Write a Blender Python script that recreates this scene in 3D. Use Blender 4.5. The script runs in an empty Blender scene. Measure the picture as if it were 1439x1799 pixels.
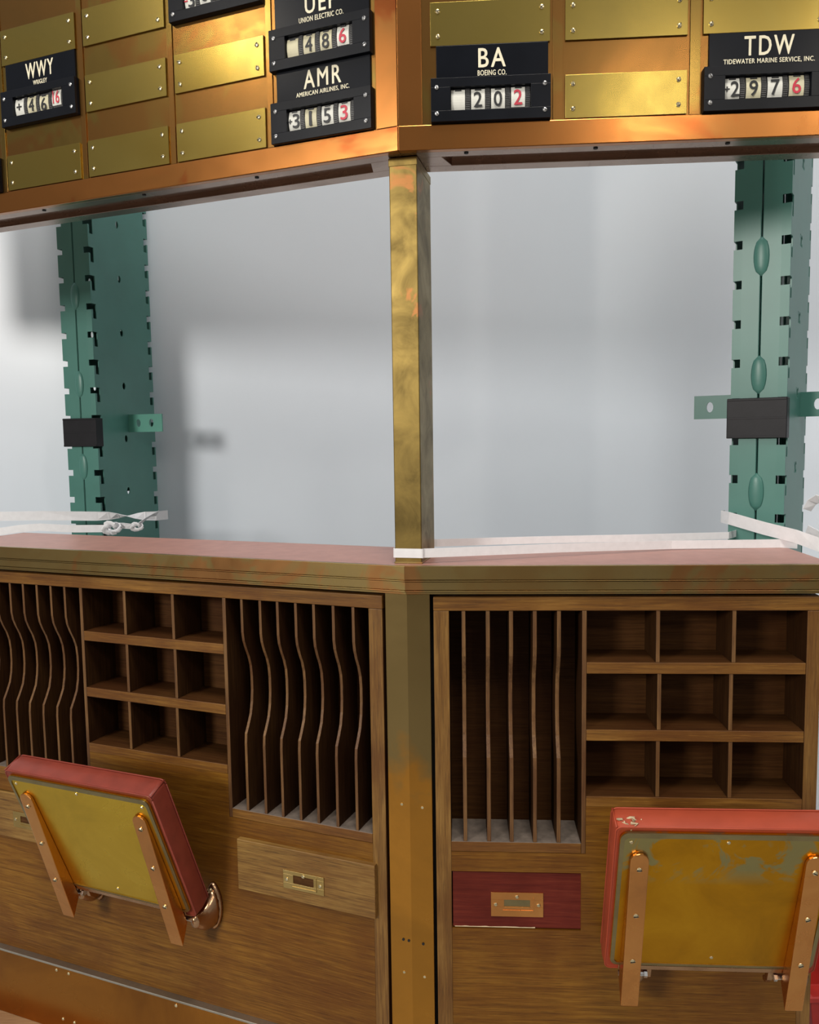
import bpy, bmesh, math, random
from math import sin, cos, pi, radians
from mathutils import Vector, Matrix
random.seed(7)
C = bpy.context.scene.collection
S = bpy.context.scene

# ------------------------------------------------------------------ camera
cam_d = bpy.data.cameras.new('camera')
cam = bpy.data.objects.new('camera', cam_d); C.objects.link(cam)
cam_d.sensor_fit = 'VERTICAL'; cam_d.sensor_height = 24.0
cam_d.lens = 1442.25 / 1799 * 24.0
cam_d.clip_start = 0.02
PITCH, ROLL = 0.08897, -0.0144
cam.matrix_world = Matrix.Translation((0, 0, 1.45)) @ Matrix.Rotation(pi/2 - PITCH, 4, 'X') @ Matrix.Rotation(ROLL, 4, 'Z')
S.camera = cam

# ------------------------------------------------------------------ world, lamps, exposure
S.view_settings.view_transform = 'Standard'; S.view_settings.look = 'None'
S.view_settings.gamma = 1.0; S.view_settings.exposure = 0.0
S.view_settings.use_curve_mapping = False
W = bpy.data.worlds.new('warehouse_surroundings'); S.world = W; W.use_nodes = True
nt = W.node_tree; nt.nodes.clear()
tc = nt.nodes.new('ShaderNodeTexCoord'); sp = nt.nodes.new('ShaderNodeSeparateXYZ')
nt.links.new(tc.outputs['Generated'], sp.inputs[0])
rp = nt.nodes.new('ShaderNodeValToRGB')
rp.color_ramp.elements[0].position = 0.0; rp.color_ramp.elements[0].color = (0.16, 0.12, 0.09, 1)
rp.color_ramp.elements[1].position = 1.0; rp.color_ramp.elements[1].color = (0.55, 0.57, 0.60, 1)
for p_, c_ in ((0.40, (0.24, 0.20, 0.17, 1)), (0.55, (0.30, 0.29, 0.28, 1)), (0.75, (0.42, 0.43, 0.44, 1))):
    e = rp.color_ramp.elements.new(p_); e.color = c_
mp = nt.nodes.new('ShaderNodeMapRange'); mp.inputs['From Min'].default_value = -1; mp.inputs['From Max'].default_value = 1
nt.links.new(sp.outputs['Z'], mp.inputs['Value']); nt.links.new(mp.outputs[0], rp.inputs[0])
wn = nt.nodes.new('ShaderNodeTexNoise'); wn.inputs['Scale'].default_value = 3.0; wn.inputs['Detail'].default_value = 2
nt.links.new(tc.outputs['Generated'], wn.inputs['Vector'])
wr = nt.nodes.new('ShaderNodeMapRange'); wr.inputs['From Min'].default_value = .3; wr.inputs['From Max'].default_value = .7
wr.inputs['To Min'].default_value = .45; wr.inputs['To Max'].default_value = 1.5
nt.links.new(wn.outputs['Fac'], wr.inputs['Value'])
mx = nt.nodes.new('ShaderNodeMix'); mx.data_type = 'RGBA'; mx.blend_type = 'MULTIPLY'; mx.inputs['Factor'].default_value = 1
nt.links.new(rp.outputs[0], mx.inputs['A']); nt.links.new(wr.outputs[0], mx.inputs['B'])
bg = nt.nodes.new('ShaderNodeBackground'); bg.inputs['Strength'].default_value = 0.75
wo = nt.nodes.new('ShaderNodeOutputWorld')
nt.links.new(mx.outputs['Result'], bg.inputs['Color']); nt.links.new(bg.outputs[0], wo.inputs[0])

def lamp(name, loc, target, size, power, col=(1, 1, 1)):
    d = bpy.data.lights.new(name, 'AREA'); d.shape = 'DISK'; d.size = size; d.energy = power; d.color = col
    o = bpy.data.objects.new(name, d); C.objects.link(o); o.location = loc
    o.rotation_euler = (Vector(target) - Vector(loc)).to_track_quat('-Z', 'Y').to_euler()
    return o
lamp('unseen_lamp', (-3.3, -2.6, 2.72), (-0.1, 1.6, 1.5), 1.0, 145, (1, .95, .88))
lamp('unseen_lamp', (2.45, -3.0, 3.66), (0.2, 1.6, 1.4), 0.30, 20, (1, .92, .80))
lamp('unseen_lamp', (1.0, -3.0, 3.50), (0.2, 1.6, 1.4), 0.25, 7, (1, .92, .80))
lamp('unseen_lamp', (-3.5, -1.05, 4.0), (-0.2, 1.6, 1.8), 0.3, 8, (1, .92, .80))
lamp('unseen_lamp', (0.2, -0.6, 5.2), (0.1, 1.3, 0.6), 1.2, 105, (1, .94, .85))  # added overhead fill for the matt surfaces
lamp('unseen_lamp', (0.3, 1.9, 5.5), (0.2, 2.2, 0.5), 1.4, 30, (.90, .95, 1))  # added lamp behind the boards to brighten the back wall

# ------------------------------------------------------------------ helpers
TL, TR = 0.38477, -0.06491
ORG = Vector((-0.00895, 1.25, 0.0))
ANG = {'L': -TL, 'R': TR, 'M': (-TL + TR) / 2}
MIT = math.tan((TL + TR) / 2)            # mitre slope at the convex corner

def frame_loc(fc, p):
    return ORG + Matrix.Rotation(ANG[fc], 3, 'Z') @ Vector(p)

def thing(name, label, cat, fc=None, base=(0, 0, 0), group=None, tilt=0.0):
    o = bpy.data.objects.new(name, None); C.objects.link(o); o.empty_display_size = .05
    if fc: o.location = frame_loc(fc, base); o.rotation_euler = (tilt, 0, ANG[fc])
    else: o.location = base
    o['label'] = label; o['category'] = cat
    if group: o['group'] = group
    o['bx'], o['by'], o['bz'] = (0, 0, 0) if tilt else base
    return o

class MB:
    """collects shapes into one mesh (facet coordinates: x along the face, y inward, z up)"""
    def __init__(s): s.bm = bmesh.new()
    def box(s, x0, x1, y0, y1, z0, z1):
        v = [s.bm.verts.new((x, y, z)) for z in (z0, z1) for y in (y0, y1) for x in (x0, x1)]
        for f in ((0, 2, 3, 1), (4, 5, 7, 6), (0, 1, 5, 4), (2, 6, 7, 3), (0, 4, 6, 2), (1, 3, 7, 5)):
            s.bm.faces.new([v[i] for i in f])
        return s
    def prism(s, poly, z0, z1):
        a = [s.bm.verts.new((x, y, z0)) for x, y in poly]; b = [s.bm.verts.new((x, y, z1)) for x, y in poly]
        n = len(poly)
        s.bm.faces.new(a[::-1]); s.bm.faces.new(b)
        for i in range(n): s.bm.faces.new((a[i], a[(i+1) % n], b[(i+1) % n], b[i]))
        return s
    def loft(s, rings, cap=True, closed=True):
        R = [[s.bm.verts.new(p) for p in r] for r in rings]; n = len(R[0])
        for a, b in zip(R, R[1:]):
            for i in range(n if closed else n-1):
                s.bm.faces.new((a[i], a[(i+1) % n], b[(i+1) % n], b[i]))
        if cap and closed: s.bm.faces.new(R[0][::-1]); s.bm.faces.new(R[-1])
        return s
    def tube(s, pts, r, n=10, sx=1.0):
        pts = [Vector(p) for p in pts]; rings = []
        prev = None
        for i, p in enumerate(pts):
            t = (pts[min(i+1, len(pts)-1)] - pts[max(i-1, 0)]).normalized()
            u = t.orthogonal().normalized() if prev is None else (prev - t*prev.dot(t)).normalized()
            prev = u; w = t.cross(u)
            rr = r[i] if isinstance(r, (list, tuple)) else r
            rings.append([p + u*cos(2*pi*k/n)*rr*sx + w*sin(2*pi*k/n)*rr for k in range(n)])
        return s.loft(rings)
    def cyl(s, c, axis, r, h, n=16):
        c = Vector(c); a = {'x': Vector((1, 0, 0)), 'y': Vector((0, 1, 0)), 'z': Vector((0, 0, 1))}[axis]
        return s.tube([c - a*h/2, c + a*h/2], r, n)
    def build(s, name, mat, parent=None, bevel=0.0, smooth=False, solid=0.0, subsurf=0, off=None, weld=False):
        bm = s.bm
        if weld: bmesh.ops.remove_doubles(bm, verts=bm.verts, dist=1e-5)
        bmesh.ops.recalc_face_normals(bm, faces=bm.faces)
        if parent is not None and off is None:
            off = Vector((parent.get('bx', 0), parent.get('by', 0), parent.get('bz', 0)))
        if off is not None: bmesh.ops.translate(bm, verts=bm.verts, vec=-Vector(off))
        # put the origin of each mesh at its own centre
        me = bpy.data.meshes.new(name)
        c = Vector((0, 0, 0))
        if len(bm.verts):
            lo = Vector([min(v.co[i] for v in bm.verts) for i in range(3)]); hi = Vector([max(v.co[i] for v in bm.verts) for i in range(3)])
            c = (lo + hi) / 2
            bmesh.ops.translate(bm, verts=bm.verts, vec=-c)
        for f in bm.faces: f.smooth = smooth
        bm.to_mesh(me); bm.free()
        o = bpy.data.objects.new(name, me); C.objects.link(o); o.location = c
        if parent is not None: o.parent = parent
        if mat: me.materials.append(mat)
        if solid: m = o.modifiers.new('thickness', 'SOLIDIFY'); m.thickness = solid; m.offset = 0
        if bevel:
            m = o.modifiers.new('edges', 'BEVEL'); m.width = bevel; m.segments = 2; m.limit_method = 'ANGLE'; m.angle_limit = radians(40)
        if subsurf: m = o.modifiers.new('smooth', 'SUBSURF'); m.levels = subsurf; m.render_levels = subsurf
        return o

def tag(o, label, cat, group=None):
    o['label'] = label; o['category'] = cat
    if group: o['group'] = group
    return o

# ------------------------------------------------------------------ materials
def mat(name):
    m = bpy.data.materials.new(name); m.use_nodes = True
    n = m.node_tree.nodes; b = n['Principled BSDF']
    return m, m.node_tree, b
def coords(nt, scale=(1, 1, 1), rand=True):
    tc = nt.nodes.new('ShaderNodeTexCoord'); mp = nt.nodes.new('ShaderNodeMapping'); mp.inputs['Scale'].default_value = scale
    nt.links.new(tc.outputs['Object'], mp.inputs['Vector'])
    if rand:
        oi = nt.nodes.new('ShaderNodeObjectInfo'); mu = nt.nodes.new('ShaderNodeVectorMath'); mu.operation = 'SCALE'
        cmb = nt.nodes.new('ShaderNodeCombineXYZ')
        for k in range(3): nt.links.new(oi.outputs['Random'], cmb.inputs[k])
        mu.inputs['Scale'].default_value = 37.0; nt.links.new(cmb.outputs[0], mu.inputs[0])
        nt.links.new(mu.outputs[0], mp.inputs['Location'])
    return mp.outputs[0]
def noise(nt, vec, scale, detail=4, rough=.55, dist=0):
    n = nt.nodes.new('ShaderNodeTexNoise'); n.inputs['Scale'].default_value = scale; n.inputs['Detail'].default_value = detail
    n.inputs['Roughness'].default_value = rough; n.inputs['Distortion'].default_value = dist
    nt.links.new(vec, n.inputs['Vector']); return n.outputs['Fac']
def ramp(nt, fac, stops):
    r = nt.nodes.new('ShaderNodeValToRGB'); e = r.color_ramp.elements
    e[0].position, e[0].color = stops[0][0], (*stops[0][1], 1); e[1].position, e[1].color = stops[-1][0], (*stops[-1][1], 1)
    for p, c in stops[1:-1]: x = e.new(p); x.color = (*c, 1)
    nt.links.new(fac, r.inputs[0]); return r.outputs[0]
def mixc(nt, fac, a, b, mode='MIX'):
    m = nt.nodes.new('ShaderNodeMix'); m.data_type = 'RGBA'; m.blend_type = mode
    if isinstance(fac, float): m.inputs['Factor'].default_value = fac
    else: nt.links.new(fac, m.inputs['Factor'])
    for k, v in (('A', a), ('B', b)):
        if isinstance(v, tuple): m.inputs[k].default_value = (*v, 1)
        else: nt.links.new(v, m.inputs[k])
    return m.outputs['Result']
def rng(nt, fac, a, b, f0=.3, f1=.7):
    r = nt.nodes.new('ShaderNodeMapRange'); r.inputs['From Min'].default_value = f0; r.inputs['From Max'].default_value = f1
    r.inputs['To Min'].default_value = a; r.inputs['To Max'].default_value = b
    nt.links.new(fac, r.inputs['Value']); return r.outputs[0]
def bump(nt, b, h, strength, dist=.001):
    bp = nt.nodes.new('ShaderNodeBump'); bp.inputs['Strength'].default_value = strength; bp.inputs['Distance'].default_value = dist
    nt.links.new(h, bp.inputs['Height']); nt.links.new(bp.outputs[0], b.inputs['Normal'])

def metal(name, cols, rough=(.25, .42), scale=6, wave=.25, spots=None, height=None, above=None):
    m, nt, b = mat(name); b.inputs['Metallic'].default_value = 1
    v = coords(nt)
    f = noise(nt, v, scale, 5, .6, .6)
    c = ramp(nt, f, cols)
    if spots:
        f3 = noise(nt, v, spots[1], 4, .65, .8)
        fac = rng(nt, f3, 0, 1, spots[2], spots[2]+.06)
        if above is not None:      # stain only on the upper part of the thing
            tc = nt.nodes.new('ShaderNodeTexCoord'); sx = nt.nodes.new('ShaderNodeSeparateXYZ'); nt.links.new(tc.outputs['Object'], sx.inputs[0])
            mm = nt.nodes.new('ShaderNodeMath'); mm.operation = 'MULTIPLY'
            nt.links.new(fac, mm.inputs[0]); nt.links.new(rng(nt, sx.outputs['Z'], 0, .75, above, above+.03), mm.inputs[1]); fac = mm.outputs[0]
        c = mixc(nt, fac, c, spots[0])
    if height:         # tarnished upper part with a cloudy lower limit
        tc = nt.nodes.new('ShaderNodeTexCoord'); sx = nt.nodes.new('ShaderNodeSeparateXYZ'); nt.links.new(tc.outputs['Object'], sx.inputs[0])
        ad = nt.nodes.new('ShaderNodeMath'); ad.operation = 'MULTIPLY_ADD'; ad.inputs[1].default_value = .22
        nt.links.new(noise(nt, v, 22, 3), ad.inputs[0]); nt.links.new(sx.outputs['Z'], ad.inputs[2])
        c = mixc(nt, rng(nt, ad.outputs[0], 0, 1, height[1]+.08, height[1]+.16), c, height[0])
    f2 = noise(nt, coords(nt, (1, 1, 1)), 180, 3)
    c2 = mixc(nt, .02, c, ramp(nt, f2, [(.3, (.02, .015, .008)), (.7, (.55, .38, .16))]), 'OVERLAY')
    nt.links.new(c2, b.inputs['Base Color'])
    nt.links.new(rng(nt, f, rough[1], rough[0]), b.inputs['Roughness'])
    f4 = noise(nt, coords(nt), 9, 2)
    if wave > .1: bump(nt, b, f4, wave*.6, .002)
    return m

def wood(name, dark, mid, light, axis='x', rough=.42, streak=1.0, spec=.35, con=1.0):
    m, nt, b = mat(name)
    v = coords(nt, {'x': (2.5, 60, 60), 'z': (60, 60, 2.5)}[axis])
    f = noise(nt, v, 3.0, 6, .6, .5)
    w = .20*con
    c = ramp(nt, f, [(.5-w*1.5, dark), (.5, mid), (.5+w*1.8, light)])
    big = noise(nt, coords(nt, (1, 1, 1)), 5, 4, .55, .5)
    c = mixc(nt, rng(nt, big, 0, .88, .38, .64), c, (mid[0]*.62, mid[1]*.50, mid[2]*.45))
    fine = noise(nt, coords(nt, {'x': (7, 190, 190), 'z': (190, 190, 7)}[axis]), 3, 4, .65)
    c = mixc(nt, rng(nt, fine, 0, .5*streak, .54, .68), c, tuple(x*.4 for x in dark))
    c = mixc(nt, rng(nt, fine, .22*streak, 0, .30, .44), c, tuple(min(1, x*1.35) for x in light))
    nt.links.new(c, b.inputs['Base Color']); b.inputs['Specular IOR Level'].default_value = spec
    nt.links.new(rng(nt, fine, rough-.06, rough+.12), b.inputs['Roughness'])
    bump(nt, b, fine, .2, .0005)
    return m

def plain(name, col, rough=.5, metallic=0, var=.15, scale=20, bmp=0.0, coat=0, spec=.5):
    m, nt, b = mat(name)
    f = noise(nt, coords(nt), scale, 4)
    c = ramp(nt, f, [(.25, tuple(x*(1-var) for x in col)), (.75, tuple(min(1, x*(1+var)) for x in col))])
    nt.links.new(c, b.inputs['Base Color']); b.inputs['Roughness'].default_value = rough; b.inputs['Metallic'].default_value = metallic; b.inputs['Specular IOR Level'].default_value = spec
    if coat: b.inputs['Coat Weight'].default_value = coat; b.inputs['Coat Roughness'].default_value = .15
    if bmp: bump(nt, b, f, bmp, .001)
    return m

M = {}
M['panel'] = metal('aged_copper_panel', [(.25, (.20, .105, .030)), (.5, (.29, .140, .038)), (.75, (.36, .162, .044))], (.19, .27), 4, .05, ((.29, .185, .048), 4, .50))
M['plate'] = metal('brass_plate', [(.25, (.27, .200, .055)), (.5, (.35, .255, .064)), (.75, (.44, .30, .066))], (.19, .27), 4, .04)
M['rail'] = metal('copper_rail', [(.25, (.32, .125, .034)), (.5, (.42, .165, .044)), (.75, (.48, .215, .062))], (.18, .28), 5, .06, ((.40, .115, .032), 5, .55))
M['under'] = metal('dull_underside', [(.25, (.30, .20, .15)), (.75, (.42, .29, .22))], (.22, .34), 8, .1)
M['post'] = metal('mottled_brass', [(.25, (.11, .078, .028)), (.5, (.23, .162, .052)), (.75, (.33, .235, .072))], (.36, .50), 16, .08, ((.36, .165, .06), 12, .60))
M['trim'] = metal('aged_brass_trim', [(.25, (.22, .165, .075)), (.5, (.32, .23, .09)), (.75, (.40, .25, .09))], (.30, .45), 9, .2, ((.38, .19, .07), 5, .51))
M['pillar'] = metal('pillar_brass', [(.25, (.38, .18, .036)), (.5, (.50, .23, .040)), (.75, (.62, .28, .045))], (.24, .38), 4, .15, height=((.27, .19, .075), .10))
M['kick'] = metal('kick_copper', [(.25, (.22, .085, .020)), (.5, (.42, .17, .030)), (.75, (.54, .22, .036))], (.22, .34), 3, .06)
M['seatplate'] = metal('seat_brass', [(.25, (.58, .38, .030)), (.5, (.72, .47, .034)), (.75, (.80, .54, .045))], (.24, .36), 7, .12)
M['seatplate_worn'] = metal('worn_seat_brass', [(.25, (.42, .20, .012)), (.5, (.58, .275, .013)), (.75, (.68, .345, .018))], (.28, .40), 8, .04, ((.30, .33, .17), 16, .50), None, .035)
M['ledge'] = metal('greyed_ledge', [(.25, (.34, .32, .27)), (.75, (.60, .57, .50))], (.38, .52), 14, .1)
M['rim'] = metal('olive_rim', [(.25, (.25, .20, .10)), (.75, (.38, .31, .15))], (.32, .46), 14, .1)
M['pull'] = metal('dull_pull_plate', [(.25, (.42, .29, .10)), (.75, (.58, .42, .17))], (.34, .46), 20, .05)
M['bar'] = metal('copper_bar', [(.25, (.52, .23, .075)), (.5, (.68, .30, .09)), (.75, (.78, .38, .12))], (.22, .34), 9, .1)
M['bronze'] = metal('bracket_bronze', [(.25, (.38, .22, .12)), (.75, (.60, .36, .20))], (.18, .32), 20, .1)
M['screw'] = metal('screw_brass', [(.25, (.62, .52, .30)), (.75, (.85, .74, .48))], (.2, .3), 60, .05)
M['steel'] = metal('zinc_steel', [(.25, (.55, .55, .55)), (.75, (.75, .75, .74))], (.25, .35), 60, .05)
M['dark'] = plain('dark_slot', (.006, .005, .004), .7)
M['black'] = plain('black_enamel', (.006, .007, .010), .28, 0, .3, 14, .25, 0, .16)
M['black2'] = plain('black_name_plate', (.005, .006, .009), .22, 0, .3, 10, .05, 0, .16)
M['ivory'] = plain('engraved_ivory', (.80, .74, .55), .6)
M['card'] = plain('white_number_card', (.72, .72, .66), .55, 0, .08, 60)
M['cardy'] = plain('yellowed_number_card', (.62, .58, .40), .55, 0, .12, 60)
M['ink'] = plain('black_ink', (.012, .013, .015), .5)
M['red'] = plain('red_ink', (.55, .03, .06), .5)
M['drum'] = plain('grey_drum', (.07, .07, .07), .45, 0, .4, 200)
M['oak'] = wood('oak_across', (.070, .025, .004), (.19, .083, .014), (.36, .18, .038), 'x')
M['oakz'] = wood('oak_upright', (.075, .031, .007), (.19, .092, .020), (.33, .185, .050), 'z')
M['oakb'] = wood('oak_board', (.070, .024, .003), (.180, .074, .007), (.31, .155, .020), 'x', .42, .9, .28, 1.05)
M['oakl'] = wood('oak_drawer', (.070, .031, .008), (.25, .135, .032), (.38, .235, .065), 'x', .48, 1.3, .35, .8)
M['oakred'] = wood('mahogany_drawer', (.050, .007, .005), (.135, .019, .011), (.25, .050, .022), 'x', .4, .6, .2)
M['oakin'] = wood('oak_inside', (.030, .011, .003), (.075, .030, .008), (.125, .054, .015), 'x', .6, .8, .12)  # stained oak, darkened further to carry the shade inside the compartments
M['oakinz'] = wood('oak_inside_upright', (.018, .007, .002), (.042, .017, .005), (.070, .030, .009), 'z', .6, .8, .12)  # same stain and painted shade, for upright faces
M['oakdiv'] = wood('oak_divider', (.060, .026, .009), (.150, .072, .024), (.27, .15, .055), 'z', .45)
M['leather'] = plain('red_leather', (.23, .040, .024), .40, 0, .18, 30, .12, 0, .35)
M['leather2'] = plain('orange_red_leather', (.38, .062, .028), .45, 0, .2, 12, .12, 0, .3)
M['cotton'] = plain('torn_padding', (.62, .48, .30), .9)
M['lino'] = plain('red_brown_laminate', (.38, .185, .150), .40, 0, .12, 40, .05)
M['green'] = plain('green_enamel', (.070, .215, .180), .38, 0, .10, 8, .03)
M['green2'] = plain('bright_green_enamel', (.10, .33, .26), .40, 0, .08, 8)
M['plastic'] = plain('black_plastic', (.012, .012, .015), .45, 0, .2, 40, 0, 0, .25)
M['strap'] = plain('white_strapping', (.80, .80, .82), .35, 0, .05, 90)
M['wall'] = plain('white_wall_board', (.79, .86, .95), .32, 0, .02, 3)
M['floor'] = plain('concrete', (.34, .33, .31), .6, 0, .15, 6)
M['ply'] = wood('pallet_wood', (.22, .13, .06), (.38, .25, .13), (.50, .35, .20), 'x', .6)
M['dust'] = plain('dusty_sill', (.16, .125, .10), .75, 0, .35, 60)
M['redbox'] = plain('red_plastic', (.50, .035, .025), .4)

# ------------------------------------------------------------------ setting
def struct(o): o['kind'] = 'structure'; return o
b = MB(); b.box(-4, 4, 2.40, 2.46, -.2, 4.2); struct(b.build('wall_back', M['wall']))
b = MB(); b.box(-4, 4, -3.5, 2.40, -.26, -.2); struct(b.build('floor', M['floor']))

# ------------------------------------------------------------------ small shared pieces
def screw(parent, x, y, z, r=.0035, m='screw', ang=None, name='screw'):
    """round-headed slotted screw facing -y"""
    bb = MB(); prof = [(.0, 1.0), (-.4, .95), (-.75, .7), (-.9, .3)]
    rings = [[(x + r*k*cos(2*pi*i/12), y + d*r*.7, z + r*k*sin(2*pi*i/12)) for i in range(12)] for d, k in prof]
    bb.loft(rings)
    o = bb.build(name, M[m], parent, smooth=False)
    a = random.uniform(0, pi) if ang is None else ang
    s = MB(); ca, sa = cos(a), sin(a); w = r*.14; l = r*.9; yy = y - r*.66
    p = [(-l, -w), (l, -w), (l, w), (-l, w)]
    q = [(x + u*ca - v*sa, z + u*sa + v*ca) for u, v in p]
    rr = [[(qx, yy + dy, qz) for qx, qz in q] for dy in (0, -r*.06)]
    s.loft(rr)
    so = s.build('slot', M['dark'], parent); so.parent = o
    so.location = so.location - o.location
    return o

def text_mesh(name, txt, m, parent, cx, y, cz, w, h, bold=0.0, depth=.0004, fat=0.0, space=1.0):
    cu = bpy.data.curves.new(name, 'FONT'); cu.body = txt; cu.size = 1; cu.offset = bold; cu.extrude = .01; cu.resolution_u = 3; cu.space_character = space
    tmp = bpy.data.objects.new(name, cu); C.objects.link(tmp)
    bpy.context.view_layer.update()
    me = bpy.data.meshes.new_from_object(tmp.evaluated_get(bpy.context.evaluated_depsgraph_get()))
    bpy.data.objects.remove(tmp)
    xs = [v.co.x for v in me.vertices]; ys = [v.co.y for v in me.vertices]
    x0, x1, y0, y1 = min(xs), max(xs), min(ys), max(ys)
    if w is None: w = h * (x1-x0)/(y1-y0)
    sx = w/(x1-x0); sy = h/(y1-y0)
    for v in me.vertices:
        v.co = ((v.co.x-(x0+x1)/2)*sx, -v.co.z/.01*depth*.5, (v.co.y-(y0+y1)/2)*sy)
    if fat:                      # heavier strokes: the outline repeated a hair to each side
        bm = bmesh.new(); bm.from_mesh(me); g0 = bm.verts[:] + bm.edges[:] + bm.faces[:]
        for k, (dx, dz) in enumerate(((-fat, 0), (fat, 0), (0, fat*.8), (0, -fat*.8))):
            d = bmesh.ops.duplicate(bm, geom=g0)['geom']
            bmesh.ops.translate(bm, verts=[e for e in d if isinstance(e, bmesh.types.BMVert)], vec=(dx, -.00001*(k+1), dz))
        bm.to_mesh(me); bm.free()
    me.materials.append(m)
    o = bpy.data.objects.new(name, me); C.objects.link(o)
    o.parent = parent; o.location = (cx, y, cz)
    return o

# ------------------------------------------------------------------ upper quote boards
ZB, ZR, ZT = 1.872, 1.9075, 2.78  # board top raised out of view to stop lamp light passing over
ROW = (1.9085, 2.0165, 2.1245); PH = .0605
COLL = (-.9525, -.7660, -.5790, -.3930, -.2070); PWL = .1705
COLR = (.0490, .2430, .4370); PWR = .1735

def quote_board(fc, s0, s1, label, plates, cols, pw):
    t = thing('quote_board', label, 'display board', fc, ((s0+s1)/2, .05, ZB))
    left = fc == 'L'
    def quad(y0, y1, e=0.0):     # footprint, mitred at the corner, square at the far end
        if left: return [(s0, y0), (-y0*MIT - e, y0), (-y1*MIT - e, y1), (s0, y1)]
        return [(y0*MIT + e, y0), (s1, y0), (s1, y1), (y1*MIT + e, y1)]
    b = MB(); b.prism(quad(.003, .007), ZR-.006, ZT); b.build('front_panel', M['panel'], t)
    b = MB(); b.prism(quad(.0, .012), ZB, ZR); b.build('bottom_rail', M['rail'], t, .0012)
    # underside: front strip, recessed panel, back strip
    b = MB(); b.prism(quad(.012, .034), ZB+.0005, ZB+.006)
    b.prism(quad(.076, .104), ZB+.0005, ZB+.022)
    b.prism(quad(.034, .076), ZB+.009, ZB+.013)
    if left: b.prism([(-.06, .034), (-.034*MIT, .034), (-.076*MIT, .076), (-.075, .076)], ZB+.0005, ZB+.010)
    else: b.prism([(.034*MIT, .034), (.062, .034), (.078, .076), (.076*MIT, .076)], ZB+.0005, ZB+.010)
    b.build('underside', M['under'], t, .0006)
    b = MB(); b.prism(quad(.100, .104), ZB+.021, ZT); b.prism(quad(.007, .100), ZT-.01, ZT)
    b.build('casing', M['under'], t)
    # upright strips beside the corner
    b = MB()
    if left: b.prism([(-.0345, .0), (-.0004, .0), (-.0008, .003), (-.0345, .003)], ZR, ZT-.002)
    else: b.prism([(.0004, .0), (.0360, .0), (.0360, .003), (.0008, .003)], ZR, ZT-.002)
    b.build('corner_strip', M['rail'], t, .0006)
    # low ribs between the columns
    for i, c in enumerate(cols[1:] if left else cols[1:]):
        pc = c - ((.0166 if left else .0208))
        b = MB(); b.box(pc+.003, c-.003, .001, .003, ZR, ZT-.002); b.build('column_strip', M['panel'], t, .0004)
    for ci, ri in plates:
        x = cols[ci]; z = ROW[ri]
        b = MB(); b.box(x, x+pw-.001, -.0004, .003, z, z+PH); p = b.build('cover_plate', M['plate'], t, .0005)
        for dx in (.011, pw-.013):
            for dz in (.013, PH-.013):
                so = screw(t, x+dx, -.0004, z+dz, .0036)
                so.parent = p; so.location = so.location - p.location
                for ch in list(so.children):          # the slot is part of the screw's look
                    pass
    k = 0
    while True:                                          # dark screw heads under the rail
        xx = (s0 + .12 + .225*k) if left else (.10 + .19*k)
        if xx > s1-.03: break
        b = MB(); b.cyl((xx, .020, ZB), 'z', .0034, .0016, 12); b.build('underside_screw', M['dark'], t)
        k += 1
    return t

quote_board('L', -1.5, 0.0, 'copper-faced quote board left of the corner post, receding to the left, mostly blank brass plates',  # unseen left end lengthened to keep lamp light off the wall
            [(1, 0), (2, 0), (3, 0), (2, 1), (3, 1), (1, 2), (2, 2)], COLL, PWL)
quote_board('R', 0.0, .645, 'copper-faced quote board right of the corner post, facing the viewer over the right opening',
            [(1, 0), (0, 1), (1, 1), (2, 1)], COLR, PWR)

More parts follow.
